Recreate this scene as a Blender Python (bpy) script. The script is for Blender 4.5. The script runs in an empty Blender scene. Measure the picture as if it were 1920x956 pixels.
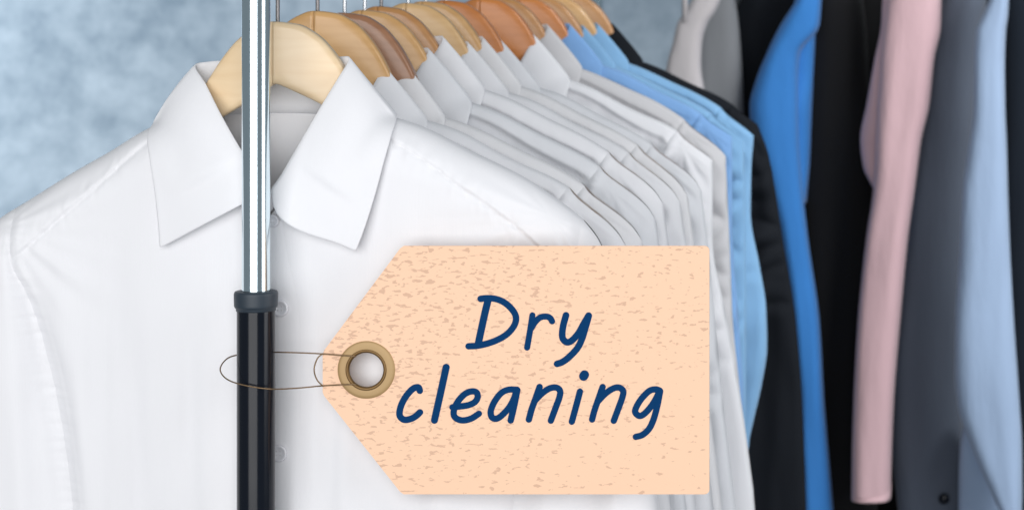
import bpy, math, random
from mathutils import Vector, noise, Matrix
random.seed(7)
S = bpy.context.scene
C = S.collection

# ------------------------------------------------------------------ camera model
F_PX = 5403.0            # focal length in photo pixels
VX, VY = 1930.0, -100.0  # where the direction of the rail vanishes (the picture is an off-centre crop)
D1 = 2.2                 # distance of the first shirt
K = D1 / F_PX            # metres per photo pixel at the first shirt
H = 1.55                 # camera height

def P(x, y, s, dy=0.0):
    d = D1 / s
    return Vector(((x - VX) * d / F_PX, d + dy, H + (VY - y) * d / F_PX))

# ------------------------------------------------------------------ helpers
def interp(tab, v):
    if v <= tab[0][0]: return tab[0][1]
    if v >= tab[-1][0]: return tab[-1][1]
    n = len(tab)
    for i in range(n - 1):
        x0, y0 = tab[i][0], tab[i][1]; x1, y1 = tab[i + 1][0], tab[i + 1][1]
        if v <= x1:
            h = x1 - x0; d = (y1 - y0) / h
            def slope(j):
                if j == 0 or j == n - 1:
                    a = min(j, n - 2); return (tab[a + 1][1] - tab[a][1]) / (tab[a + 1][0] - tab[a][0])
                a = (tab[j][1] - tab[j - 1][1]) / (tab[j][0] - tab[j - 1][0])
                b = (tab[j + 1][1] - tab[j][1]) / (tab[j + 1][0] - tab[j][0])
                return 0.0 if a * b <= 0 else 2 * a * b / (a + b)
            m0, m1 = slope(i), slope(i + 1)
            t = (v - x0) / h
            return ((2 * t**3 - 3 * t**2 + 1) * y0 + (t**3 - 2 * t**2 + t) * h * m0
                    + (-2 * t**3 + 3 * t**2) * y1 + (t**3 - t**2) * h * m1)

def catmull(pts, n):
    pts = [Vector(p) for p in pts]; m = len(pts) - 1; out = []
    for k in range(n + 1):
        u = k / n * m; i = min(int(u), m - 1); t = u - i
        p1, p2 = pts[i], pts[i + 1]
        p0 = pts[i - 1] if i > 0 else p1 * 2 - p2
        p3 = pts[i + 2] if i + 2 <= m else p2 * 2 - p1
        out.append(0.5 * ((2 * p1) + (p2 - p0) * t + (2 * p0 - 5 * p1 + 4 * p2 - p3) * t * t + (3 * p1 - p0 - 3 * p2 + p3) * t**3))
    return out

def sstep(a, b, x):
    t = min(1, max(0, (x - a) / (b - a))); return t * t * (3 - 2 * t)

def link(name, verts, faces, mat, parent=None, smooth=True):
    me = bpy.data.meshes.new(name); me.from_pydata([tuple(v) for v in verts], [], faces); me.update()
    if smooth: me.polygons.foreach_set('use_smooth', [True] * len(me.polygons))
    if mat: me.materials.append(mat)
    o = bpy.data.objects.new(name, me); C.objects.link(o)
    if parent: o.parent = parent
    return o

def tag(o, label=None, cat=None, group=None, kind=None):
    if label: o['label'] = label
    if cat: o['category'] = cat
    if group: o['group'] = group
    if kind: o['kind'] = kind

def empty(name, loc, label, cat, group=None, rot=(0, 0, 0)):
    o = bpy.data.objects.new(name, None); C.objects.link(o)
    o.location = loc; o.rotation_euler = rot; o.empty_display_size = .05
    tag(o, label, cat, group); return o

def grid_faces(nr, nc, off=0, flip=False):
    f = []
    for r in range(nr - 1):
        for c in range(nc - 1):
            a = off + r * nc + c
            q = (a, a + nc, a + nc + 1, a + 1)
            f.append(q[::-1] if flip else q)
    return f

def tube(name, path, rad, mat, parent=None, seg=10, closed=False, flat=1.0):
    """round tube along a 3D polyline; rad may be a number or a list"""
    n = len(path); V = []; Fc = []
    up = Vector((0, 1, 0))
    for i, p in enumerate(path):
        a = path[(i - 1) % n] if (closed or i > 0) else p
        b = path[(i + 1) % n] if (closed or i < n - 1) else p
        t = (b - a).normalized()
        u = t.cross(up)
        if u.length < .05: u = t.cross(Vector((1, 0, 0)))
        u.normalize(); w = u.cross(t).normalized()
        r = rad[i] if isinstance(rad, (list, tuple)) else rad
        for k in range(seg):
            an = 2 * math.pi * k / seg
            V.append(p + u * (math.cos(an) * r) + w * (math.sin(an) * r * flat))
    for i in range(n if closed else n - 1):
        j = (i + 1) % n
        for k in range(seg):
            k2 = (k + 1) % seg
            Fc.append((i * seg + k, i * seg + k2, j * seg + k2, j * seg + k))
    if not closed:
        Fc.append(tuple(range(seg))[::-1]); Fc.append(tuple((n - 1) * seg + k for k in range(seg)))
    return link(name, V, Fc, mat, parent)

def lathe(name, prof, mat, parent=None, seg=48, loc=(0, 0, 0), axis='z'):
    V = []; Fc = []
    n = len(prof)
    for k in range(seg):
        an = 2 * math.pi * k / seg
        for r, z in prof:
            if axis == 'z': V.append(Vector((math.cos(an) * r + loc[0], math.sin(an) * r + loc[1], z + loc[2])))
            else: V.append(Vector((math.cos(an) * r + loc[0], z + loc[1], math.sin(an) * r + loc[2])))
    for k in range(seg):
        k2 = (k + 1) % seg
        for i in range(n - 1):
            q = (k * n + i, k2 * n + i, k2 * n + i + 1, k * n + i + 1)
            Fc.append(q if axis == 'z' else q[::-1])
    return link(name, V, Fc, mat, parent)

# ------------------------------------------------------------------ materials
def new_mat(name):
    m = bpy.data.materials.new(name); m.use_nodes = True
    return m, m.node_tree.nodes, m.node_tree.links, m.node_tree.nodes['Principled BSDF']

def cloth(name, col, rough=.85, sheen=.15, var=.04, weave=1.0, wrinkle=.25, trans=0.0, scale=1.0):
    m, N, L, b = new_mat(name)
    b.inputs['Roughness'].default_value = rough
    b.inputs['Sheen Weight'].default_value = sheen
    b.inputs['Specular IOR Level'].default_value = .25
    tc = N.new('ShaderNodeTexCoord')
    n1 = N.new('ShaderNodeTexNoise'); n1.inputs['Scale'].default_value = 9 * scale; n1.inputs['Detail'].default_value = 4
    L.new(tc.outputs['Object'], n1.inputs['Vector'])
    mx = N.new('ShaderNodeMixRGB'); mx.inputs[1].default_value = (*[c * (1 - var) for c in col], 1); mx.inputs[2].default_value = (*[min(1, c * (1 + var)) for c in col], 1)
    L.new(n1.outputs['Fac'], mx.inputs[0]); L.new(mx.outputs[0], b.inputs['Base Color'])
    # weave: vertical and horizontal threads, plus soft long wrinkles
    mp = N.new('ShaderNodeMapping'); mp.inputs['Scale'].default_value = (900, 900, 60)
    L.new(tc.outputs['Object'], mp.inputs[0])
    n2 = N.new('ShaderNodeTexNoise'); n2.inputs['Scale'].default_value = 1; n2.inputs['Detail'].default_value = 2
    L.new(mp.outputs[0], n2.inputs['Vector'])
    mp3 = N.new('ShaderNodeMapping'); mp3.inputs['Scale'].default_value = (28, 28, 7)
    L.new(tc.outputs['Object'], mp3.inputs[0])
    n3 = N.new('ShaderNodeTexNoise'); n3.inputs['Scale'].default_value = 1; n3.inputs['Detail'].default_value = 5; n3.inputs['Roughness'].default_value = .55
    L.new(mp3.outputs[0], n3.inputs['Vector'])
    b1 = N.new('ShaderNodeBump'); b1.inputs['Strength'].default_value = .12 * weave; b1.inputs['Distance'].default_value = .0006
    L.new(n2.outputs['Fac'], b1.inputs['Height'])
    b2 = N.new('ShaderNodeBump'); b2.inputs['Strength'].default_value = wrinkle; b2.inputs['Distance'].default_value = .006
    L.new(n3.outputs['Fac'], b2.inputs['Height']); L.new(b1.outputs[0], b2.inputs['Normal'])
    L.new(b2.outputs[0], b.inputs['Normal'])
    if trans > 0:
        tr = N.new('ShaderNodeBsdfTranslucent'); L.new(mx.outputs[0], tr.inputs['Color'])
        ms = N.new('ShaderNodeMixShader'); ms.inputs[0].default_value = trans
        out = N['Material Output']
        L.new(b.outputs[0], ms.inputs[1]); L.new(tr.outputs[0], ms.inputs[2]); L.new(ms.outputs[0], out.inputs['Surface'])
    return m

def wood(name, light, dark, coat=.5):
    m, N, L, b = new_mat(name)
    tc = N.new('ShaderNodeTexCoord'); mp = N.new('ShaderNodeMapping'); mp.inputs['Scale'].default_value = (6, 60, 90)
    L.new(tc.outputs['Object'], mp.inputs[0])
    n = N.new('ShaderNodeTexNoise'); n.inputs['Scale'].default_value = 1; n.inputs['Detail'].default_value = 6; n.inputs['Distortion'].default_value = .6
    L.new(mp.outputs[0], n.inputs['Vector'])
    cr = N.new('ShaderNodeValToRGB'); cr.color_ramp.elements[0].position = .3; cr.color_ramp.elements[0].color = (*dark, 1)
    cr.color_ramp.elements[1].position = .7; cr.color_ramp.elements[1].color = (*light, 1)
    L.new(n.outputs['Fac'], cr.inputs[0]); L.new(cr.outputs[0], b.inputs['Base Color'])
    b.inputs['Roughness'].default_value = .38; b.inputs['Coat Weight'].default_value = coat; b.inputs['Coat Roughness'].default_value = .18
    return m

def plain(name, col, rough=.5, metal=0.0, coat=0.0, noise_amt=.03, rvar=.04):
    m, N, L, b = new_mat(name)
    tc = N.new('ShaderNodeTexCoord'); n = N.new('ShaderNodeTexNoise'); n.inputs['Scale'].default_value = 60; n.inputs['Detail'].default_value = 3
    L.new(tc.outputs['Object'], n.inputs['Vector'])
    mx = N.new('ShaderNodeMixRGB'); mx.inputs[1].default_value = (*[c * (1 - noise_amt) for c in col], 1); mx.inputs[2].default_value = (*[min(1, c * (1 + noise_amt)) for c in col], 1)
    L.new(n.outputs['Fac'], mx.inputs[0]); L.new(mx.outputs[0], b.inputs['Base Color'])
    mr = N.new('ShaderNodeMapRange'); mr.inputs['To Min'].default_value = max(0, rough - rvar); mr.inputs['To Max'].default_value = rough + rvar
    L.new(n.outputs['Fac'], mr.inputs['Value']); L.new(mr.outputs[0], b.inputs['Roughness'])
    b.inputs['Metallic'].default_value = metal; b.inputs['Coat Weight'].default_value = coat
    return m

M = {}
M['white'] = cloth('white_cotton', (.80, .80, .825), var=.01, wrinkle=.10)
M['white_warm'] = cloth('white_cotton_far', (.87, .87, .895), var=.015, wrinkle=.2)
M['white_cool'] = cloth('cool_white_cotton', (.80, .81, .84), var=.015, wrinkle=.3)
M['white_cream'] = cloth('soft_white_cotton', (.84, .835, .85), var=.015, wrinkle=.3)
M['grey'] = cloth('pale_grey_cotton', (.66, .655, .67), var=.02, wrinkle=.15)
M['sky'] = cloth('light_blue_cotton', (.235, .45, .70), var=.04, wrinkle=.3)
M['sky2'] = cloth('cornflower_cotton', (.23, .43, .76), var=.04, wrinkle=.3)
M['black'] = cloth('black_wool', (.005, .007, .011), var=.1, sheen=.0, wrinkle=.1)
M['black2'] = cloth('charcoal_black_wool', (.006, .006, .007), var=.1, sheen=.05, wrinkle=.1)
M['navy'] = cloth('navy_wool', (.008, .013, .022), var=.1, sheen=.05, wrinkle=.1)
M['royal'] = cloth('royal_blue_cotton', (.038, .20, .54), var=.06, wrinkle=.6)
M['pink'] = cloth('dusty_pink_cotton', (.62, .42, .445), var=.04, wrinkle=.6)
M['slate'] = cloth('slate_grey_wool', (.092, .110, .145), var=.06, wrinkle=.6)
M['pale_blue'] = cloth('pale_blue_cotton', (.31, .41, .57), var=.03, wrinkle=.6)
M['lilac'] = cloth('lilac_grey_chiffon', (.30, .31, .325), var=.04, wrinkle=.4, trans=.3)
M['offwhite'] = cloth('offwhite_chiffon', (.60, .565, .57), var=.05, wrinkle=.4, trans=.1)
M['chrome'] = plain('polished_chrome', (.76, .88, .93), rough=.13, metal=1, rvar=.01)
M['steel'] = plain('steel_wire', (.55, .56, .58), rough=.25, metal=1)
M['dark_steel'] = plain('dark_steel_wire', (.20, .19, .19), rough=.3, metal=1)
M['black_tube'] = plain('gloss_black_paint', (.005, .007, .012), rough=.16, coat=.0); M['black_tube'].node_tree.nodes['Principled BSDF'].inputs['Specular IOR Level'].default_value = .25
M['ring'] = plain('blue_black_plastic', (.022, .034, .048), rough=.5)
M['button'] = plain('pearl_button', (.80, .80, .84), rough=.25, coat=.3)
M['ink'] = plain('navy_ink', (.004, .042, .135), rough=.9, noise_amt=.01); M['ink'].node_tree.nodes['Principled BSDF'].inputs['Specular IOR Level'].default_value = .05
M['brass'] = plain('antique_brass', (.40, .26, .115), rough=.5, metal=.2)
M['brass_dark'] = plain('dark_brass_rim', (.16, .09, .03), rough=.4, metal=.6)
M['wire'] = plain('bronze_wire', (.20, .13, .07), rough=.35, metal=.7)

# ------------------------------------------------------------------ shirt template (photo pixels of the first shirt)
CX = 515.0
TOP_F = [(-50, 472), (-32, 440), (0, 410), (60, 372), (140, 322), (200, 288), (285, 238), (320, 226), (345, 232), (372, 268), (410, 308), (450, 350), (508, 410),
         (560, 352), (620, 290), (665, 250), (690, 230), (720, 218), (770, 229), (890, 286), (981, 331), (1049, 376), (1094, 412), (1122, 446), (1135, 475)]
TOP_B = [(-50, 472), (-32, 440), (0, 410), (60, 372), (140, 322), (200, 288), (285, 238), (320, 226), (345, 222), (430, 217), (515, 216), (600, 217), (690, 222),
         (720, 218), (770, 229), (890, 286), (981, 331), (1049, 376), (1094, 412), (1122, 446), (1135, 475)]
YE_F = [(345, 0), (400, -.018), (450, -.028), (508, -.032), (560, -.028), (630, -.018), (690, 0)]
YE_B = [(345, 0), (400, .030), (515, .042), (630, .030), (690, 0)]
XL0 = [(472, -50), (600, -85), (800, -125), (1000, -160), (1400, -200), (1900, -215)]
XL1 = [(390, 38), (480, 42), (540, 68), (620, 95), (760, 128), (900, 150), (1100, 165), (1900, 172)]
XR1 = [(412, 1094), (480, 1088), (540, 1062), (620, 1030), (760, 995), (900, 975), (1100, 962), (1900, 955)]
XR0 = [(475, 1135), (560, 1158), (750, 1195), (956, 1235), (1400, 1285), (1900, 1300)]

COL_F = [(503, 358, -.042), (478, 322, -.040), (446, 272, -.034), (412, 212, -.024), (385, 158, -.011), (366, 124, .003), (392, 116, .020), (445, 113, .036),
         (512, 111, .041), (580, 110, .036), (632, 107, .020), (655, 110, .003), (635, 146, -.012), (602, 200, -.024), (560, 272, -.035), (530, 325, -.041), (511, 352, -.044)]
COL_E = [(300, 466, -.040), (297, 420, -.040), (291, 355, -.037), (286, 295, -.028), (284, 250, -.012), (300, 222, .010), (345, 205, .034), (430, 196, .056),
         (515, 192, .062), (600, 194, .056), (690, 204, .034), (746, 218, .008), (741, 256, -.014), (722, 312, -.030), (702, 375, -.038), (684, 430, -.042), (668, 472, -.044)]
COL_N = [(507, 409, -.034), (478, 382, -.033), (448, 350, -.030), (405, 305, -.022), (372, 268, -.012), (345, 232, .002), (380, 220, .022), (445, 217, .036),
         (515, 216, .042), (585, 217, .036), (655, 220, .022), (690, 230, .002), (662, 252, -.012), (630, 282, -.020), (580, 332, -.028), (540, 376, -.033), (511, 409, -.034)]

XR0_FAR = [(475, 1135), (560, 1146), (750, 1165), (956, 1185), (1400, 1230), (1900, 1240)]
XR1_FAR = [(y, x - 78) for y, x in XR1]; XR1_FAR = [(356, 1018), (385, 998), (420, 984), (480, 978)] + XR1_FAR[2:]

YE_B = [(x, d * .6) for x, d in YE_B]
COL_F, COL_E, COL_N = [[(x, y, d * .6 if d > .004 else d) for x, y, d in c] for c in (COL_F, COL_E, COL_N)]

class Shirt:
    def __init__(s, idx, scale, mat, label, group, res=9.0, dx=0.0, dz=0.0, rz=0.0, ry=0.0, ds=.75, amp=1.0, xr0=None, top_add=None, seed=0,
                 collar_sx=1.0, hem=1850, crumple=0.0, name='dress_shirt', cat='shirt', sleeve_end=None):
        s.mat = mat; s.res = res; s.ds = ds; s.amp = amp; s.seed = seed * 13.7; s.crumple = crumple
        s.bf, s.bb = .034 * ds, .022 * ds
        s.xr0 = xr0 or (XR0 if idx == 0 else XR0_FAR); s.xr1 = XR1 if idx == 0 else XR1_FAR; s.top_add = top_add; s.hem = hem; s.csx = collar_sx
        s.sleeve_end = sleeve_end
        s.yk = [.0045, .009, .002, .010, .008, .003, .009, .004, .010, .006, .003, .003, .003, .003][idx]
        rr_ = random.Random(idx + 50)
        if idx and not top_add: s.top_add = [(-50, rr_.uniform(-6, 10)), (200, rr_.uniform(-4, 6)), (330, 0), (700, 0), (800, rr_.uniform(-1, 5)), (920, rr_.uniform(-1, 6)), (1020, rr_.uniform(-2, 5)), (1135, rr_.uniform(-4, 4))]
        d = D1 / scale
        s.e = empty(name, (0 + (CX - VX) * K + dx, d, H + (VY - 40) * K + dz), label, cat, group, (0, ry, rz))
        s.body(); s.collar()
    def W(s, x, y, dep):
        return Vector(((x - CX) * K, dep, (40 - y) * K))
    def top(s, x, back=False):
        v = interp(TOP_B if back else TOP_F, x)
        if s.top_add: v += interp(s.top_add, x)
        return v
    def depth(s, x, y, back=False):
        tp = s.top(x, back)
        q = min(1, max(0, (y - tp) / 100)); g = math.sqrt(max(0, 1 - (1 - q) ** 2))
        de = min(x - interp(XL0, y), interp(s.xr0, y) - x); qe = min(1, max(0, de / 70)); ge = math.sqrt(max(0, 1 - (1 - qe) ** 2))
        B = s.bb if back else -s.bf
        ye = interp(YE_B if back else YE_F, x) * s.ds
        neck = 345 < x < 690
        # chest curvature: deepest at the middle
        w = 1 - .28 * ((x - CX) / 600) ** 2
        gg = g * ge
        dep = ye * (1 - gg) + B * w * gg if neck else B * w * gg
        # armhole crease
        al, ar = interp(XL1, y), interp(s.xr1, y)
        da = min(abs(x - al), abs(x - ar))
        sgn = 1 if back else -1
        deep = sstep(430, 700, y)
        dep -= sgn * ((.0012 if s.res < 8 else .0022) + .008 * s.ds * deep) * math.exp(-(da / ((9 if s.res < 8 else 7) + 22 * deep)) ** 2) * gg
        # stitched seam allowance beside the armhole: narrow raised band on the body side
        inside = (x > al and x < ar)
        if inside == (s.res < 8) and da < 26: dep += sgn * (.0009 if s.res < 8 else .0015) * sstep(26, 20, da) * sstep(0, 6, da) * gg
        if not back:
            near = s.res < 8
            off = (max(18, .27 * (abs(x - CX) - 120)) if near else 26 + .02 * abs(x - CX)) + 6 * math.sin(x / 90 + s.seed)
            dy = (y - tp)
            outn = x < 330 or x > 700
            if outn and inside:
                dep0 = dep
                dep += (-.0011 * sstep(off + 5, off - 4, dy) if near else s.yk * s.ds * sstep(off - 5, off + 7, dy) * sstep(off + 190, off + 40, dy)) * min(1, g * 1.2)
                dep += .0010 * math.exp(-((dy - off - 3) / 5) ** 2)
                dep = dep0 + (dep - dep0) * sstep(0, 16, da)
                # puckers along the seam
                pk = noise.noise(Vector((x / 9.0, y / 30.0, s.seed)))
                dep += .0016 * sstep(0, 16, da) * pk * math.exp(-((dy - off) / 26) ** 2) * (1 if s.res < 8 else .6)
        # puckers down the armhole seam
        if da < 60:
            pk = noise.noise(Vector((s.seed, y / 11.0, x / 60.0)))
            dep += .0014 * pk * math.exp(-(da / 26) ** 2) * gg
        # hanging folds
        ramp = sstep(30, 420, y - tp)
        f1 = noise.noise(Vector((x / 95.0 + (y - 300) / 1500 * (x - CX) / 260, y / 900.0, s.seed + (5 if back else 0))))
        f2 = noise.noise(Vector((x / 38.0, y / 420.0, s.seed + 20)))
        f3 = noise.noise(Vector((x / 160.0 + y / 260.0, y / 160.0, s.seed + 40)))
        col_guard = 1 - .85 * math.exp(-((x - CX) / 270) ** 4 - ((y - 330) / 200) ** 4)
        a = s.amp * s.ds * col_guard
        dep += (.011 * f1 * ramp + .0030 * f2 * ramp + .0032 * f3 * sstep(10, 120, y - tp)) * a * gg
        # drag lines where the cloth breaks over the hanger end
        for cx_, sg in ((1040, 1), (30, -1)):
            u = (x - cx_); v = (y - s.top(cx_) - 30)
            r = math.hypot(u, v)
            if r < 330:
                dl = noise.noise(Vector((math.atan2(v, u) * 4.2, s.seed + sg * 3, r / 900)))
                dep += (.0034 if s.res < 8 else .0060) * dl * a * math.exp(-((r - 130) / 95) ** 2) * gg
        if s.crumple:
            dep += s.crumple * (1 - abs(noise.noise(Vector((x / 120 + y / 300, y / 80.0, s.seed + 60)))) * 3.2) * gg * sstep(25, 110, y - tp)
        return dep
    def grid(s, c0, c1, x0f, x1f, xt0, xt1, back, nc, hem):
        """columns between two boundary curves"""
        y_first = 0
        V = []; nr_vis = int(820 / s.res); rows = []
        nr = nr_vis + 10
        for r in range(nr + 1):
            t = r / nr
            rows.append(t)
        for r in range(nr + 1):
            for c in range(nc + 1):
                cc = c / nc
                xt = xt0 + (xt1 - xt0) * cc; yt = s.top(xt, back)
                vis = min(hem, max(yt + 200, 1010.0))
                tt = r / nr_vis
                if r <= nr_vis: y = yt + (vis - yt) * (.55 * tt + .45 * tt * tt)
                else: y = vis + (hem - vis) * (r - nr_vis) / 10
                xa, xb = interp(x0f, y), interp(x1f, y)
                x = xa + (xb - xa) * cc
                V.append((x, y))
        return V, nr + 1, nc + 1
    def body(s):
        bx0, bx1 = interp(XL1, 385), s.xr1[0][1]
        for part, (xf0, xf1, xt0, xt1) in {'body': (XL1, s.xr1, bx0, bx1), 'sleeve_l': (XL0, XL1, -50, bx0), 'sleeve_r': (s.xr1, s.xr0, bx1, s.xr0[0][1])}.items():
            width = abs(xt1 - xt0); nc = max(int(width / s.res), 6)
            hem = s.hem
            if part != 'body': nc = max(int(230 / s.res), 8); hem = 1500
            if part == 'sleeve_r' and s.sleeve_end: hem = s.sleeve_end
            V = []; Fc = []
            for back in (False, True):
                g, nr, ncc = s.grid(0, 1, xf0, xf1, xt0, xt1, back, nc, hem)
                off = len(V)
                for (x, y) in g: V.append(s.W(x, y, s.depth(x, y, back)))
                Fc += grid_faces(nr, ncc, off, flip=back)
            o = link('body' if part == 'body' else 'sleeve', V, Fc, s.mat, s.e)
            import bmesh
            bm = bmesh.new(); bm.from_mesh(o.data); bmesh.ops.remove_doubles(bm, verts=bm.verts, dist=.0002)
            bm.to_mesh(o.data); bm.free()
    def collar(s):
        n = 96 if s.res < 8 else 64; m = 14 if s.res < 8 else 9
        def curve(c):
            out = []
            for x, y, d in c:
                if c is not COL_N:   # control points were read off the picture: bring them to their own distance
                    k = (D1 + d * s.ds) / D1; x = VX + (x - VX) * k; y = VY + (y - VY) * k
                out.append((CX + (x - CX) * s.csx, y, d * s.ds))
            return catmull(out, n)
        Fv, Ev, Nv = curve(COL_F), curve(COL_E), curve(COL_N)
        # fall
        V = []
        for i in range(n + 1):
            t = i / n; f, e = Fv[i], Ev[i]
            for j in range(m + 1):
                w = j / m
                x = f.x + (e.x - f.x) * w; y = f.y + (e.y - f.y) * w; d = f.z + (e.z - f.z) * w
                # roll of the cloth over the fold, and the turned front edge on the right point
                d -= .007 * s.ds * math.sin(math.pi * min(1, w * 1.15)) * (1 if .1 < t < .9 else .55)
                k = sstep(.93, 1.0, t)
                x += -38 * k * math.sin(math.pi * min(1, w / .75)) * (1 if w < .75 else 0)
                y += 16 * k * math.sin(math.pi * w)
                x += 4 * math.sin(math.pi * w) * (1 if t > .6 else -1) * sstep(.04, .2, t) * sstep(.96, .8, t)
                front = t < .31 or t > .69
                if front:
                    sd = -s.bf * (1 - .28 * ((x - CX) / 600) ** 2) * math.sqrt(max(0, 1 - (1 - min(1, max(0, (y - s.top(x)) / 100))) ** 2)) - .0035 * s.ds - .0012 - .003 * s.ds * math.sin(math.pi * w)
                    sm = .5 * (d + sd - math.sqrt((d - sd) ** 2 + .000016)); d += (sm - d) * sstep(.05, .75, w)
                # stitching groove near the edge
                if m > 10 and (w > .90 and w < .96): d += .0004
                V.append(s.W(x, y, d))
        o = link('collar', V, grid_faces(n + 1, m + 1, 0, True), s.mat, s.e)
        md = o.modifiers.new('cloth_thickness', 'SOLIDIFY'); md.thickness = .0016; md.offset = 0
        sb = o.modifiers.new('smooth', 'SUBSURF'); sb.levels = 1; sb.render_levels = 1
        # stand
        V = []; k = 6
        for i in range(n + 1):
            f, e = Fv[i], Nv[i]
            for j in range(k + 1):
                w = j / k
                V.append(s.W(f.x + (e.x - f.x) * w, f.y + (e.y - f.y) * w, f.z + (e.z - f.z) * w))
        o = link('collar_stand', V, grid_faces(n + 1, k + 1), s.mat, s.e)
        md = o.modifiers.new('cloth_thickness', 'SOLIDIFY'); md.thickness = .0012; md.offset = 0
    def front_details(s, buttons=True):
        # placket strip following the chest
        V = []; rows = 120; cols = 8
        for r in range(rows + 1):
            y = 405 + (s.hem - 425) * r / rows
            xc = 514 + 30 * sstep(400, 600, y)
            for c in range(cols + 1):
                x = xc - 38 + 76 * c / cols
                yy = max(y, s.top(x) + 2)
                edge = .0001 if c in (0, cols) else .0007 if c in (1, cols - 1) else .0006
                V.append(s.W(x, yy, s.depth(x, yy) - edge))
        link('placket', V, grid_faces(rows + 1, cols + 1), s.mat, s.e)
        if buttons:
            for (x, y) in ((534, 406), (547, 567), (545, 834), (545, 1100), (545, 1370)):
                r = 16 * K if y > 450 else 12 * K
                p = s.W(x, y, s.depth(x, y) - .0012 - (.001 if y < 450 else 0))
                o = lathe('button', [(0.0001, -.0006), (r * .12, -.0006), (r * .62, -.0008), (r * .72, -.0019), (r * .9, -.0019), (r, -.0009), (r * .9, .0006), (0.0001, .0006)], M['button'], s.e, 32, p, 'y')
                for hx in (-1, 1):
                    for hz in (-1, 1):
                        lathe('thread_hole', [(.0001, -.0010), (r * .09, -.0010), (r * .09, -.0005)], M['grey'], o, 8, (p.x + hx * r * .22, p.y, p.z + hz * r * .22), 'y')

# ------------------------------------------------------------------ the shirts on the rail
G = 'shirts hanging in a row on the rail'
shirts = []
def add(idx, *a, **k):
    sh = Shirt(idx, *a, seed=idx, **k); shirts.append(sh); return sh

DROP = {}
sc = [1.0, .937, .911, .884, .862, .826, .803, .776, .728, .708, .676, .655, .635, .612]
def unproj(tab, s):   # photo-pixel outline of a farther shirt, (y, x) pairs -> template pixels
    return [(VY + (y - VY) / s, VX + (x - VX) / s) for y, x in tab]

front = add(0, 1.0, M['white'], 'bright white dress shirt at the front of the rail, behind the metal pole', G, res=5.0, ds=1.0, amp=.75)
front.front_details()
spec = [
 (1, M['white_warm'], 'off-white dress shirt hanging directly behind the frontmost bright white shirt', dict(ds=.72, rz=.055, dx=-.006, drop=27, collar_sx=.97)),
 (2, M['white_cream'], 'off-white dress shirt, third from the front of the row', dict(ds=.55, rz=-.01, drop=30, collar_sx=.93)),
 (3, M['white_cool'], 'off-white dress shirt, fourth from the front of the row', dict(ds=.6, rz=.05, drop=8)),
 (4, M['white_warm'], 'off-white dress shirt, fifth from the front of the row', dict(ds=.55, rz=.0, drop=-10)),
 (5, M['white_warm'], 'off-white dress shirt, sixth from the front of the row', dict(ds=.6, rz=.06, drop=8)),
 (6, M['white_cream'], 'off-white dress shirt, seventh from the front of the row', dict(ds=.5, rz=-.03, drop=3)),
 (7, M['white_cool'], 'off-white dress shirt, eighth from the front of the row', dict(ds=.6, rz=.05, drop=16)),
 (8, M['white_warm'], 'last off-white dress shirt of the row, in front of the pale grey one', dict(ds=.6, rz=.03, drop=15)),
 (9, M['grey'], 'pale grey dress shirt between the white shirts and the light blue ones', dict(ds=.5, rz=.0, drop=0)),
 (10, M['sky2'], 'cornflower blue shirt right behind the pale grey one', dict(ds=.45, rz=.02, drop=5)),
 (11, M['sky'], 'light blue shirt, middle one of the three blue shirts on the rail', dict(ds=.45, rz=-.02, amp=1.3, drop=13)),
 (12, M['sky'], 'light blue shirt with a crumpled sleeve in front of the black garment', dict(ds=.5, rz=.02, amp=2.4, drop=13, sleeve_end=1364, crumple=.002)),
 (13, M['black'], 'black garment, the last on the front rail behind the light blue shirts', dict(ds=.5, rz=.0, drop=18)),
]
over = {
 8: [(350, 1335), (450, 1335), (600, 1362), (750, 1388), (956, 1416)],
 9: [(300, 1361), (450, 1368), (600, 1374), (760, 1390), (956, 1400)],
 10: [(300, 1372), (420, 1372), (600, 1384), (760, 1394), (840, 1392), (956, 1390)],
 11: [(260, 1396), (400, 1398), (600, 1400), (760, 1400), (956, 1396)],
 12: [(255, 1413), (320, 1408), (400, 1407), (500, 1424), (580, 1436), (650, 1438), (720, 1428), (790, 1412), (830, 1403)],
 13: [(232, 1420), (290, 1441), (450, 1468), (600, 1492), (750, 1504), (956, 1512)],
}
for i, mat, lab, kw in spec:
    dr = kw.pop('drop'); kw['dz'] = -dr * K / sc[i]; DROP[i] = dr
    if i in over:
        t = unproj([(y - dr, x) for y, x in over[i]], sc[i]); kw['xr0'] = t
    kw.setdefault('amp', 1.7)
    if i >= 8: kw.setdefault('sleeve_end', 1900)
    kw.setdefault('crumple', .0055)
    add(i, sc[i], mat, lab, G, name='dress_shirt' if i < 13 else 'black_jacket', cat='shirt' if i < 13 else 'jacket', **kw)

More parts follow.
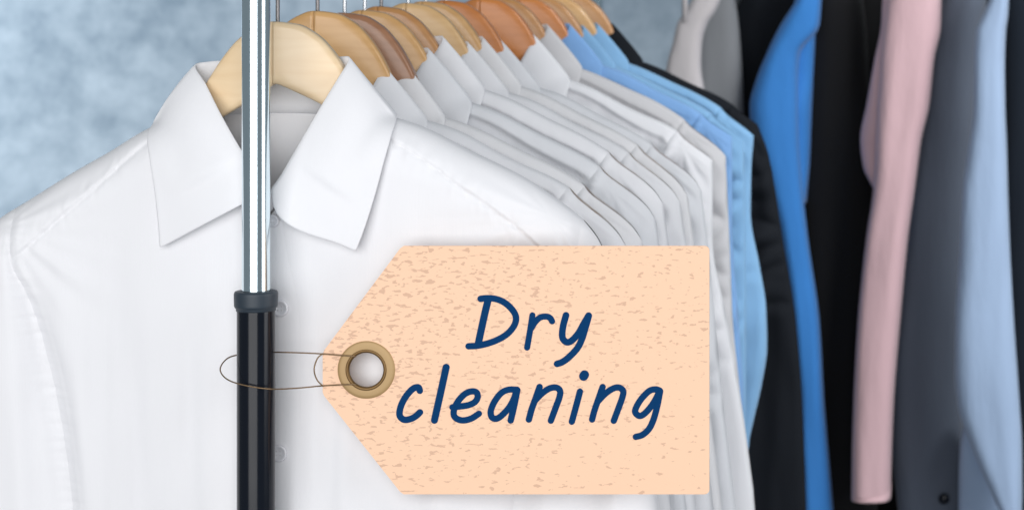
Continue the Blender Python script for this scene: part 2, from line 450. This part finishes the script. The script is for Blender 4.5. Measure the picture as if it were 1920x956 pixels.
# ------------------------------------------------------------------ hangers
woods = {
 'pale': wood('pale_maple', (.80, .62, .40), (.74, .54, .32)),
 'honey': wood('honey_beech', (.76, .50, .24), (.66, .40, .17)),
 'tan': wood('tan_beech', (.72, .43, .18), (.62, .34, .12)),
 'brown': wood('dark_walnut', (.42, .20, .10), (.33, .15, .07)),
 'amber': wood('amber_beech', (.58, .29, .10), (.48, .22, .07)),
 'orange': wood('orange_cherry', (.64, .23, .055), (.54, .18, .035)),
}
HT = [(-20, 452), (0, 440), (60, 402), (200, 314), (300, 264), (345, 236), (362, 205), (380, 168), (398, 140), (420, 108), (450, 74), (485, 50), (515, 40), (560, 45), (598, 66), (630, 102), (655, 145), (680, 205), (700, 246), (800, 272), (900, 318), (1000, 372), (1050, 412), (1075, 440)]
HB = [(-20, 470), (0, 462), (60, 440), (200, 372), (300, 318), (360, 265), (410, 226), (470, 190), (500, 171), (518, 159.5), (523, 156.5), (528, 157.5), (534, 160), (565, 175), (605, 196), (660, 240), (700, 285), (800, 330), (1000, 432), (1050, 455), (1075, 462)]
def hanger_arm_mesh(side, th, low=0.0):
    xs = []
    x0, x1 = (-18, 518.5) if side < 0 else (519.5, 1073)
    n = 90
    ring = 16
    V = []; Fc = []
    for i in range(n + 1):
        x = x0 + (x1 - x0) * i / n
        a, b = interp(HT, x), interp(HB, x)
        if side < 0 and x > 480: a = interp(HT, x)
        h = max(3, (b - a)) * K; zc = (40 - (a + b) / 2) * K
        u = abs(x - 519) / 520
        zc -= low * K * (sstep(690, 705, x) if x > 519 else sstep(350, 335, x))
        yc = -.009 + .012 * min(1, u / .3)             # two arms meeting in a slight ridge
        # rounded-rectangle section
        for k in range(ring):
            an = 2 * math.pi * (k + .5) / ring
            c, s_ = math.cos(an), math.sin(an)
            ex = .35
            yy = math.copysign(abs(c) ** ex, c) * (th - (th - .0042) * sstep(.3, .5, u)); zz = math.copysign(abs(s_) ** ex, s_) * h / 2
            V.append(Vector(((x - CX) * K, yc + yy, zc + zz)))
    for i in range(n):
        for k in range(ring):
            k2 = (k + 1) % ring
            Fc.append((i * ring + k, i * ring + k2, (i + 1) * ring + k2, (i + 1) * ring + k))
    Fc.append(tuple(range(ring))[::-1]); Fc.append(tuple(n * ring + k for k in range(ring)))
    return V, Fc
RAIL_UP = .075          # rail height above the hanger top
hl = ['pale', 'tan', 'brown', 'tan', 'amber', 'honey', 'tan', 'orange', 'orange', 'amber', 'orange', 'amber', 'tan', 'amber']
hdesc = {'honey': 'honey coloured', 'pale': 'pale maple', 'tan': 'tan beech', 'brown': 'reddish brown', 'amber': 'amber brown', 'orange': 'orange cherry wood'}
ordn = ['first', 'second', 'third', 'fourth', 'fifth', 'sixth', 'seventh', 'eighth', 'ninth', 'tenth', 'eleventh', 'twelfth', 'thirteenth', 'last']
proto = {}
rnd = random.Random(3)
HDROP = [0, -11, -4, -5, -9, -10, -10, -8, -6, -4, 0, 2, 4, 4]
for i in range(14):
    d = D1 / sc[i]
    sh = shirts[i].e
    lab = ('%s wooden hanger inside the frontmost bright white shirt' % hdesc[hl[i]]) if i == 0 else '%s wooden hanger, %s from the front of the rail' % (hdesc[hl[i]], ordn[i]) if i < 13 else 'amber brown wooden hanger inside the black garment, last on the rail'
    e = empty('wooden_hanger', sh.location + Vector((0, .001, (DROP.get(i, 0) - HDROP[i]) * K / sc[i])), lab, 'clothes hanger', 'wooden hangers on the rail', (0, sh.rotation_euler.y, sh.rotation_euler.z * 1.0))
    for side in (-1, 1):
        V, Fc = hanger_arm_mesh(side, .0065 if i == 0 else .0075, max(0, DROP.get(i, 0) - HDROP[i]) / sc[i])
        link('arm', V, Fc, woods[hl[i]], e)
    # hook: stem, then a loop over the rail (rail centre at x=0 of the hanger, RAIL_UP above)
    R = .019; pts = [Vector((.0015, .002, -.012)), Vector((.0015, .002, .02)), Vector((.001, .002, .035)), Vector((.004, .002, RAIL_UP - R * 1.0 - .008))]
    for k in range(15):
        an = math.radians(-65 + k * 18)
        pts.append(Vector((math.cos(an) * R * .95, .002, RAIL_UP + .006 + math.sin(an) * R)))
    tube('hook', catmull(pts, 60), .0016, M['dark_steel'] if i in (0, 1, 4) else M['steel'], e, 8)

# ------------------------------------------------------------------ the rack
X0 = (CX - VX) * K; Z0 = H + (VY - 40) * K
rack = empty('garment_rack', (P(480, 0, 1.03).x, P(480, 0, 1.03).y, 0), 'chrome and black metal upright pole of the clothes rack in front of the white shirt', 'clothes rack')
ux = P(480, 0, 1.03); px = K / 1.03
zs = P(480, 548, 1.03).z       # junction chrome / black
def cyl(name, r0, z0, z1, mat, parent, extra=None):
    prof = [(r0 * .8, z0), (r0 * .97, z0 + .0004), (r0, z0 + .0015), (r0, z0 + .003), (r0, z1 - .003), (r0, z1 - .0015), (r0 * .97, z1 - .0004), (r0 * .8, z1)]
    return lathe(name, extra or prof, mat, parent, 64)
railz = Z0 + RAIL_UP + .006
cyl('upright', 26 * px, zs - .1, railz + .02, M['chrome'], rack)
cyl('lower_tube', 35 * px, .06, zs - .012, M['black_tube'], rack)
c0 = zs - 33 * px - .0005
cyl('collar_ring', 0, 0, 0, M['ring'], rack, [(27 * px, zs + .0012), (36 * px, zs + .0012), (38.5 * px, zs + .0009), (40 * px, zs - .0002), (40.4 * px, zs - .0012), (40.4 * px, zs - .002), (40.0 * px, zs - 22 * px), (39.8 * px, zs - 25 * px), (38.5 * px, zs - 28 * px), (37 * px, zs - 28.6 * px), (36.6 * px, zs - 30 * px), (36.4 * px, zs - 34 * px), (35 * px, zs - 34 * px)])
rr = ux.x
tube('rail', [Vector((0, -.03, railz - 0)), Vector((X0 - rr, .10, railz)), Vector((X0 - rr, 1.9, railz))], .012, M['chrome'], rack, 20)
tube('foot', [Vector((-.25, 0, .045)), Vector((.25, 0, .045))], .016, M['black_tube'], rack, 16)

# ------------------------------------------------------------------ the tag
TS = 1.0255
tp_ = Vector((0, 0, 0))
o0 = P(687, 693, TS)
tagE = empty('paper_tag', o0, 'peach paper tag lettered Dry cleaning, wired to the black pole', 'tag')
tk = K / TS
def T(x, y, dep=0.0): return Vector(((x - 687) * tk, dep, (693 - y) * tk))
# card outline (rounded corners), hole
def corner(cx, cy, r, a0, a1, n=6):
    return [(cx + r * math.cos(math.radians(a0 + (a1 - a0) * k / n)), cy + r * math.sin(math.radians(a0 + (a1 - a0) * k / n))) for k in range(n + 1)]
outl = [(757, 461)] + corner(1321, 470, 9, -90, 0) + corner(1321, 917, 9, 0, 90) + [(757, 926), (750, 921), (608, 742), (605, 735), (605, 664), (608, 656), (750, 466)]
NC = 96
def ray_outline(an):
    dx, dy = math.cos(an), math.sin(an); best = None
    n = len(outl)
    for i in range(n):
        ax, ay = outl[i][0] - 687, outl[i][1] - 693; bx, by = outl[(i + 1) % n][0] - 687, outl[(i + 1) % n][1] - 693
        den = dx * (by - ay) - dy * (bx - ax)
        if abs(den) < 1e-9: continue
        t = (ax * (by - ay) - ay * (bx - ax)) / den
        u = (ax * dy - ay * dx) / den
        if t > 0 and -1e-6 <= u <= 1 + 1e-6 and (best is None or t < best): best = t
    return best
angs = [2 * math.pi * k / NC for k in range(NC)] + [math.atan2(y - 693, x - 687) % (2 * math.pi) for x, y in outl]
angs = sorted(set(round(a, 6) for a in angs))
n = len(angs); V = []; Fc = []; th = .0012
for a in angs:
    t = ray_outline(a)
    for dep in (0, th):
        V.append(T(687 + 37 * math.cos(a), 693 + 37 * math.sin(a), dep)); V.append(T(687 + t * math.cos(a), 693 + t * math.sin(a), dep))
for k in range(n):
    a, b = 4 * k, 4 * ((k + 1) % n)
    Fc += [(a, b, b + 1, a + 1), (a + 2, a + 3, b + 3, b + 2), (a + 1, b + 1, b + 3, a + 3), (a, a + 2, b + 2, b)]
m, N, L, b = new_mat('speckled_peach_paper')
tc = N.new('ShaderNodeTexCoord')
nz = N.new('ShaderNodeTexNoise'); nz.inputs['Scale'].default_value = 1; nz.inputs['Detail'].default_value = 3; nz.inputs['Distortion'].default_value = .35
mp = N.new('ShaderNodeMapping'); mp.inputs['Scale'].default_value = (150, 1, 380); mp.inputs['Rotation'].default_value = (0, math.radians(-6), 0)
L.new(tc.outputs['Object'], mp.inputs[0]); L.new(mp.outputs[0], nz.inputs['Vector'])
sp = N.new('ShaderNodeSeparateXYZ'); L.new(tc.outputs['Object'], sp.inputs[0])
# fewer specks to the right and at the bottom left
g1 = N.new('ShaderNodeMapRange'); g1.inputs['From Min'].default_value = -.02; g1.inputs['From Max'].default_value = .25; g1.inputs['To Min'].default_value = .550; g1.inputs['To Max'].default_value = .612
L.new(sp.outputs['X'], g1.inputs['Value'])
g2 = N.new('ShaderNodeMapRange'); g2.inputs['From Min'].default_value = -.085; g2.inputs['From Max'].default_value = .05; g2.inputs['To Min'].default_value = .035; g2.inputs['To Max'].default_value = 0
L.new(sp.outputs['Z'], g2.inputs['Value'])
ad = N.new('ShaderNodeMath'); L.new(g1.outputs[0], ad.inputs[0]); L.new(g2.outputs[0], ad.inputs[1])
nb = N.new('ShaderNodeTexNoise'); nb.inputs['Scale'].default_value = 22; L.new(tc.outputs['Object'], nb.inputs['Vector'])
nbm = N.new('ShaderNodeMath'); nbm.operation = 'MULTIPLY_ADD'; nbm.inputs[1].default_value = .10; nbm.inputs[2].default_value = -.05; L.new(nb.outputs['Fac'], nbm.inputs[0])
ad2 = N.new('ShaderNodeMath'); L.new(ad.outputs[0], ad2.inputs[0]); L.new(nbm.outputs[0], ad2.inputs[1])
sb = N.new('ShaderNodeMath'); sb.operation = 'SUBTRACT'; L.new(nz.outputs['Fac'], sb.inputs[0]); L.new(ad2.outputs[0], sb.inputs[1])
ed = N.new('ShaderNodeMapRange'); ed.inputs['From Min'].default_value = 0; ed.inputs['From Max'].default_value = .02; L.new(sb.outputs[0], ed.inputs['Value'])
mx = N.new('ShaderNodeMixRGB'); mx.inputs[1].default_value = (.91, .61, .425, 1); mx.inputs[2].default_value = (.70, .455, .32, 1)
L.new(ed.outputs[0], mx.inputs[0]); L.new(mx.outputs[0], b.inputs['Base Color']); b.inputs['Roughness'].default_value = .9; b.inputs['Specular IOR Level'].default_value = .15
M['paper'] = m
link('card', V, Fc, M['paper'], tagE, smooth=False)
# eyelet
def e_ring(name, prof, mat, par): return lathe(name, [(r * tk, d) for r, d in prof], mat, par, 72, (0, 0, 0), 'y')
ey = e_ring('eyelet', [(33.5, -.0009), (36, -.0010), (38, -.0011), (48, -.0010), (52, -.0008), (53.5, -.0004), (54, -.0001), (54, .0), (52, .0014), (36, .0024), (33.5, .0019), (33, 0)], M['brass'], tagE)
e_ring('inner_rim', [(38.5, -.00125), (37.5, -.0017), (34, -.0016), (32, -.0005), (32, .0012), (34, .0022)], M['brass_dark'], ey)
# lettering
def A_(p): return (860 + p[0] / 5.623, 530 + p[1] / 5.623)
def B_(p): return (730 + p[0] / 5.974, 670 + p[1] / 5.974)
def C_(p): return (980 + p[0] / 5.974, 670 + p[1] / 5.974)
line1 = [(A_, 6.1, [(232, 168), (300, 162), (380, 168), (460, 195), (535, 250), (590, 320), (605, 385), (580, 460), (510, 540), (410, 600), (300, 640), (200, 662), (105, 668)]),
         (A_, 6.8, [(312, 175), (270, 350), (207, 640)]),
         (A_, 5.7, [(778, 342), (757, 480), (722, 682)]),
         (A_, 5.8, [(765, 480), (805, 415), (860, 365), (925, 355), (965, 372), (985, 405)]),
         (A_, 6.3, [(1132, 342), (1105, 440), (1092, 530), (1100, 590), (1140, 625), (1190, 610), (1260, 535), (1320, 430), (1370, 345)]),
         (A_, 6.3, [(1372, 347), (1340, 460), (1300, 590), (1250, 690), (1160, 785), (1090, 835), (1038, 853)])]
line2 = [(B_, 6.2, [(342, 370), (325, 333), (270, 345), (200, 415), (143, 510), (116, 600), (122, 660), (170, 695), (240, 685), (300, 652), (343, 612)]),
         (B_, 6.7, [(637, 108), (580, 370), (506, 700)]),
         (B_, 6.0, [(708, 555), (800, 545), (890, 530), (960, 495), (990, 440), (975, 388), (920, 378), (850, 405), (780, 475), (732, 560), (722, 640), (760, 685), (830, 702), (920, 680), (1003, 627)]),
         (B_, 6.0, [(1430, 358), (1330, 360), (1250, 400), (1180, 490), (1138, 590), (1145, 660), (1190, 684), (1250, 655), (1340, 560), (1395, 460), (1424, 370)]),
         (B_, 6.2, [(1433, 363), (1400, 530), (1360, 702)]),
         (C_, 6.1, [(190, 328), (140, 470), (100, 580), (70, 692)]),
         (C_, 6.0, [(140, 480), (215, 402), (300, 345), (375, 335), (418, 370), (413, 440), (370, 560), (316, 705)]),
         (C_, 6.0, [(642, 380), (600, 540), (551, 716)]),
         (C_, 8.6, [(683, 208), (688, 200), (693, 192)]),
         (C_, 6.0, [(896, 328), (850, 460), (805, 590), (778, 692)]),
         (C_, 6.0, [(842, 490), (930, 400), (1015, 345), (1080, 335), (1126, 375), (1115, 450), (1072, 570), (1021, 706)]),
         (C_, 6.0, [(1535, 368), (1490, 355), (1420, 372), (1335, 455), (1275, 550), (1262, 612), (1310, 652), (1370, 622), (1450, 530), (1508, 430), (1532, 372)]),
         (C_, 6.0, [(1540, 375), (1510, 530), (1470, 680), (1420, 790), (1345, 862), (1268, 886)])]
def letters(name, strokes):
    V = []; Fc = []; q = 0
    for fn, hw, pts in strokes:
        q += 1
        c = catmull([(fn(p)[0], fn(p)[1], 0) for p in pts], 10 * (len(pts) - 1))
        cent = [T(p.x, p.y) for p in c]; r = [hw * tk] * len(cent)
        # round ends
        def cap(p, d):
            return [(p + d * (hw * tk * math.sin(a)), hw * tk * math.cos(a)) for a in (math.radians(v) for v in (20, 40, 60, 75, 88))]
        d0 = (cent[0] - cent[1]).normalized(); d1 = (cent[-1] - cent[-2]).normalized()
        seq = cap(cent[0], d0)[::-1] + list(zip(cent, r)) + cap(cent[-1], d1)
        base = len(V); sg = 8
        for i, (p, rad) in enumerate(seq):
            a = seq[max(0, i - 1)][0]; b2 = seq[min(len(seq) - 1, i + 1)][0]
            t = (b2 - a).normalized(); u = t.cross(Vector((0, 1, 0))).normalized()
            for k in range(sg + 1):
                an = math.pi * k / sg
                V.append(p + u * (rad * math.cos(an)) + Vector((0, -.00003 * (q % 5) - .0001 - .0002 * math.sin(an) ** .5, 0)))
        for i in range(len(seq) - 1):
            for k in range(sg):
                a = base + i * (sg + 1) + k
                Fc.append((a, a + 1, a + sg + 2, a + sg + 1))
    return link(name, V, Fc, M['ink'], tagE)
letters('lettering', line1); letters('lettering', line2)
# wire: from the eyelet round the pole and back, plus a small twist loop; world depths
def Wp(x, y, d):   # photo pixel at distance d, in the tag's frame
    s = D1 / d
    return P(x, y, s) - o0
dt = o0.y; dp = ux.y
loop = [Wp(668, 668, dt - .0018), Wp(640, 666, dt - .0022), Wp(603, 663, dt - .001), Wp(560, 661, dt - .000), Wp(512, 660, dp + .012), Wp(480, 660, dp + .0165), Wp(450, 664, dp + .0155), Wp(426, 672, dp + .010), Wp(413, 690, dp - .002),
        Wp(420, 706, dp - .011), Wp(440, 717, dp - .0155), Wp(475, 725, dp - .0180), Wp(512, 729, dp - .017), Wp(560, 727, dt - .014), Wp(603, 723, dt - .0015), Wp(640, 721, dt - .0022), Wp(668, 720, dt - .0018)]
tube('wire', catmull(loop, 160), .00052, M['wire'], tagE, 8)
tube('wire', catmull([Wp(606, 662, dt - .0012), Wp(595, 672, dt - .002), Wp(589, 692, dt - .003), Wp(594, 711, dt - .002), Wp(606, 724, dt - .0012)], 30), .00052, M['wire'], tagE, 8)

# ------------------------------------------------------------------ garments on the far rack: sleeve to the camera, body behind
def loft(name, prof, s, half, mat, parent, origin, seed=0, amp=.006, y_off=0.0, rows=90, ring=72, shrink=1.0, ex=.7):
    """prof: (photo y, left x, right x); solid cross-section with folds"""
    prof = sorted(prof); y0, y1 = prof[0][0], prof[-1][0]
    l = [(p[0], p[1]) for p in prof]; r = [(p[0], p[2]) for p in prof]
    V = []; Fc = []
    for i in range(rows + 1):
        y = y0 + (y1 - y0) * i / rows
        a, b = P(interp(l, y), y, s), P(interp(r, y), y, s)
        c = (a + b) / 2; hw = (b.x - a.x) / 2 * shrink
        topr = math.sqrt(min(1, i / 7))
        for k in range(ring):
            an = 2 * math.pi * k / ring
            cx, sy = math.cos(an), math.sin(an)
            xx = math.copysign(abs(cx) ** ex, cx) * hw; yy = math.copysign(abs(sy) ** ex, sy) * half * (.3 + .7 * topr)
            f = noise.noise(Vector((xx * 15, i / rows * 3.2, seed + (0 if sy < 0 else 9)))) + (.22 * noise.noise(Vector((xx * 45 + i * .02, i / rows * 2.0, seed + 30))))
            f2 = noise.noise(Vector((xx * 12, i / rows * 9 + xx * 10, seed + 60)))
            yy += (f * amp + f2 * amp * .5) * abs(sy)
            V.append(Vector((c.x + xx, c.y + yy + y_off, c.z)) - origin)
    for i in range(rows):
        for k in range(ring):
            k2 = (k + 1) % ring
            Fc.append((i * ring + k, (i + 1) * ring + k, (i + 1) * ring + k2, i * ring + k2))
    Fc.append(tuple(range(ring))); Fc.append(tuple(rows * ring + k for k in range(ring))[::-1])
    return link(name, V, Fc, mat, parent)

def garment(name, label, cat, mat, s, prof, half=.045, amp=.009, seed=0, body=True, extra=None, group='garments on the far rack', body_w=.8):
    yc = prof[0]; org = P((yc[1] + yc[2]) / 2, yc[0], s)
    e = empty(name, org, label, cat, group)
    loft('sleeve', prof, s, half, mat, e, org, seed, amp)
    if body:
        loft('body', [(p[0] + 6, p[1], p[2]) for p in prof], s, .17, mat, e, org, seed + 3, amp * .7, y_off=half + .165, shrink=body_w, rows=40)
    for ex_ in (extra or []): ex_(e, org)
    return e

SB = .505
garment('white_blouse', 'sheer off-white blouse hanging alone against the blue wall beyond the rail', 'blouse', M['offwhite'], .53,
        [(-70, 1322, 1372), (-20, 1306, 1358), (20, 1286, 1342), (45, 1270, 1326), (80, 1262, 1316), (120, 1251, 1314), (200, 1240, 1325), (400, 1225, 1335), (700, 1215, 1335)], half=.02, amp=.004, seed=2, body=False,
        extra=[lambda e, o: tube('hook', [P(1284, -150, .5365) - o, P(1284, -40, .5365) - o, P(1284, 44, .5365) - o], .0042, M['offwhite'], e, 8)])
garment('grey_blouse', 'sheer lilac grey blouse between the off-white blouse and the black jacket', 'blouse', M['lilac'], .515,
        [(-60, 1340, 1362), (0, 1318, 1378), (60, 1302, 1386), (150, 1296, 1392), (500, 1290, 1400), (1100, 1285, 1410)], half=.03, amp=.005, seed=3, body=True)
garment('black_jacket', 'black jacket left of the royal blue shirt', 'jacket', M['black'], SB,
        [(-90, 1440, 1500), (-40, 1405, 1520), (10, 1385, 1530), (60, 1364, 1535), (150, 1353, 1540), (400, 1345, 1550), (1150, 1350, 1560)], seed=4)
garment('blue_shirt', 'royal blue shirt hanging between two black jackets', 'shirt', M['royal'], .52,
        [(-70, 1520, 1545), (0, 1493, 1540), (50, 1462, 1536), (100, 1438, 1500), (150, 1418, 1496), (200, 1406, 1496), (260, 1412, 1497), (330, 1434, 1502), (450, 1464, 1515), (600, 1487, 1536), (750, 1500, 1545), (956, 1508, 1562), (1100, 1512, 1570)], seed=5, amp=.016, half=.035, body=False,
        extra=[lambda e, o: loft('body', [(-70, 1505, 1530), (40, 1485, 1530), (140, 1478, 1526), (230, 1480, 1522), (300, 1490, 1519), (380, 1502, 1512)], .515, .03, M['royal'], e, o, 5.5, .014, rows=40)])
garment('black_jacket', 'black jacket between the royal blue shirt and the pink shirt, with a soft sleeve fold', 'jacket', M['black2'], SB + .006,
        [(-90, 1545, 1600), (-20, 1522, 1612), (60, 1515, 1622), (150, 1510, 1628), (400, 1506, 1640), (700, 1512, 1640), (1150, 1520, 1650)], seed=6)
garment('black_jacket', 'plain black jacket directly behind the pink shirt', 'jacket', M['black2'], SB - .02,
        [(-90, 1620, 1670), (0, 1590, 1700), (200, 1585, 1720), (600, 1580, 1730), (1150, 1580, 1740)], seed=7)
def pink_extra(e, o):
    loft('cuff', [(905, 1598, 1671), (918, 1597, 1671), (933, 1597, 1670)], .5255, .0405, M['pink'], e, o, 8.5, .001, rows=6)
pink = garment('pink_shirt', 'dusty pink shirt with its sleeve hanging straight beside the black jackets', 'shirt', M['pink'], .525,
        [(-90, 1690, 1735), (-20, 1668, 1765), (50, 1658, 1764), (110, 1652, 1752), (200, 1645, 1742), (260, 1642, 1728), (350, 1638, 1716), (450, 1624, 1702), (600, 1609, 1688), (750, 1601, 1676), (850, 1598, 1672), (932, 1597, 1670)], seed=8, amp=.010, half=.038, body=False, extra=[pink_extra])
po = P((1690 + 1735) / 2, -90, .525)
loft('body', [(-90, 1690, 1730), (0, 1655, 1740), (50, 1652, 1735), (110, 1640, 1725), (200, 1624, 1715), (260, 1613, 1705), (310, 1618, 1695), (350, 1636, 1680)], .5195, .026, M['pink'], pink, po, 9, .008, rows=50)
garment('slate_jacket', 'slate grey jacket with a button at its cuff, between the pink and pale blue shirts', 'jacket', M['slate'], .515,
        [(-90, 1790, 1830), (0, 1765, 1850), (50, 1748, 1842), (120, 1734, 1836), (250, 1716, 1826), (400, 1700, 1812), (500, 1690, 1806), (700, 1674, 1800), (830, 1672, 1808), (956, 1684, 1816), (1100, 1695, 1825)], seed=10, amp=.012,
        extra=[lambda e, o: lathe('button', [(.0001, -.003), (.006, -.003), (.008, -.001), (.008, .002)], M['black_tube'], e, 24, P(1772, 922, .515, -.052) - o, 'y')])
garment('navy_jacket', 'dark navy jacket showing between the slate jacket and the pale blue shirt', 'jacket', M['navy'], .495,
        [(-90, 1800, 1850), (0, 1785, 1880), (200, 1785, 1880), (600, 1780, 1870), (1150, 1780, 1880)], seed=11)
def blue_under(e, o):
    loft('body', [(770, 1812, 1830), (830, 1800, 1860), (900, 1797, 1880), (1050, 1797, 1890)], .5235, .026, M['pale_blue'], e, o, 13, .004, rows=20)
garment('pale_blue_shirt', 'pale blue shirt hanging between the slate jacket and the right edge of the picture', 'shirt', M['pale_blue'], .535,
        [(-90, 1872, 1895), (-10, 1858, 1892), (30, 1842, 1890), (60, 1829, 1886), (120, 1826, 1884), (200, 1825, 1885), (280, 1815, 1888), (360, 1804, 1890), (450, 1800, 1893), (600, 1791, 1901), (700, 1790, 1908), (760, 1796, 1912), (830, 1820, 1916), (920, 1858, 1917), (990, 1890, 1915)], seed=12, amp=.009, half=.035, body=False, extra=[blue_under])
garment('navy_jacket', 'very dark navy jacket at the right edge of the picture', 'jacket', M['navy'], .50,
        [(-90, 1900, 1960), (0, 1880, 1990), (300, 1878, 2000), (1150, 1885, 2010)], seed=14)
# far rail (above the picture)
fr = P(1650, -195, SB)
far = empty('far_garment_rack', (fr.x, fr.y, 0), 'far clothes rail that carries the dark jackets on the right', 'clothes rack')
far.name = 'garment_rack'
tube('rail', [Vector((-.45, .05, fr.z)), Vector((.45, .05, fr.z))], .012, M['chrome'], far, 16)
for sx in (-.44, .44): tube('upright', [Vector((sx, .05, .02)), Vector((sx, .05, fr.z))], .013, M['chrome'], far, 16)

# ------------------------------------------------------------------ setting
m, N, L, b = new_mat('mottled_blue_plaster')
tc = N.new('ShaderNodeTexCoord')
na = N.new('ShaderNodeTexNoise'); na.inputs['Scale'].default_value = 4.5; na.inputs['Detail'].default_value = 7; na.inputs['Roughness'].default_value = .62; na.inputs['Distortion'].default_value = .5
nb2 = N.new('ShaderNodeTexNoise'); nb2.inputs['Scale'].default_value = 17; nb2.inputs['Detail'].default_value = 5; nb2.inputs['Roughness'].default_value = .6
L.new(tc.outputs['Object'], na.inputs['Vector']); L.new(tc.outputs['Object'], nb2.inputs['Vector'])
mm = N.new('ShaderNodeMath'); mm.operation = 'MULTIPLY_ADD'; mm.inputs[1].default_value = .5; L.new(nb2.outputs['Fac'], mm.inputs[0]); 
hm = N.new('ShaderNodeMath'); hm.operation = 'MULTIPLY'; hm.inputs[1].default_value = .5; L.new(na.outputs['Fac'], hm.inputs[0]); L.new(hm.outputs[0], mm.inputs[2])
cr = N.new('ShaderNodeValToRGB'); cr.color_ramp.elements[0].position = .34; cr.color_ramp.elements[0].color = (.20, .27, .34, 1)
cr.color_ramp.elements[1].position = .67; cr.color_ramp.elements[1].color = (.44, .53, .61, 1)
L.new(mm.outputs[0], cr.inputs[0]); L.new(cr.outputs[0], b.inputs['Base Color']); b.inputs['Roughness'].default_value = .9
WY = 6.6
wall = link('wall', [(-4, WY, 0), (3, WY, 0), (3, WY, 3.2), (-4, WY, 3.2), (-4, WY + .1, 0), (3, WY + .1, 0), (3, WY + .1, 3.2), (-4, WY + .1, 3.2)],
            [(0, 1, 2, 3), (7, 6, 5, 4), (3, 2, 6, 7), (0, 3, 7, 4), (1, 5, 6, 2), (0, 4, 5, 1)], m, smooth=False)
tag(wall, kind='structure')
fm = plain('grey_floor', (.22, .23, .25), rough=.6)
fl = link('floor', [(-4, -1, 0), (3, -1, 0), (3, WY, 0), (-4, WY, 0)], [(0, 1, 2, 3)], fm, smooth=False); tag(fl, kind='structure')

# ------------------------------------------------------------------ light
def area(name, loc, target, size, power, col=(1, 1, 1), sy=None):
    l = bpy.data.lights.new(name, 'AREA'); l.energy = power; l.color = col; l.size = size
    if sy: l.shape = 'RECTANGLE'; l.size_y = sy
    o = bpy.data.objects.new(name, l); C.objects.link(o); o.location = loc
    o.rotation_euler = (Vector(target) - Vector(loc)).to_track_quat('-Z', 'Y').to_euler()
    return o
area('key_softbox', (-.75, -.75, 1.66), (-.5, 2.2, 1.40), 2.9, 94, (1, .99, .985), 2.4)
area('side_softbox', (1.45, 1.8, 1.7), (-.2, 3.1, 1.3), 1.0, 19, (.98, .98, 1), 1.6)
area('top_fill', (.95, 3.05, 2.35), (.15, 4.1, 1.05), 1.0, 10, (.98, .99, 1), .7).data.spread = math.radians(90)  # unseen fill light added above the frame to lift the far-rack garments
area('wall_fill', (-3.6, 5.2, 1.9), (-2.7, WY, 1.45), .9, 36, (.95, .975, 1)).data.spread = math.radians(130)  # unseen area light added out of frame to brighten the wall's left side
w = bpy.data.worlds.new('World'); S.world = w; w.use_nodes = True
w.node_tree.nodes['Background'].inputs[0].default_value = (.60, .68, .74, 1)
w.node_tree.nodes['Background'].inputs[1].default_value = .32

# ------------------------------------------------------------------ camera
cam = bpy.data.cameras.new('camera'); co = bpy.data.objects.new('camera', cam); C.objects.link(co)
co.location = (0, 0, H); co.rotation_euler = (math.radians(90), 0, 0)
cam.sensor_width = 36; cam.lens = F_PX / 1920 * 36; cam.clip_end = 50
cam.shift_x = (960 - VX) / 1920; cam.shift_y = (VY - 478) / 1920
cam.dof.use_dof = True; cam.dof.focus_distance = 2.12; cam.dof.aperture_fstop = 15
S.camera = co
S.view_settings.view_transform = 'Standard'; S.view_settings.look = 'None'; S.view_settings.exposure = 0; S.view_settings.gamma = 1
S.cycles.use_denoising = True
S.cycles.max_bounces = 6
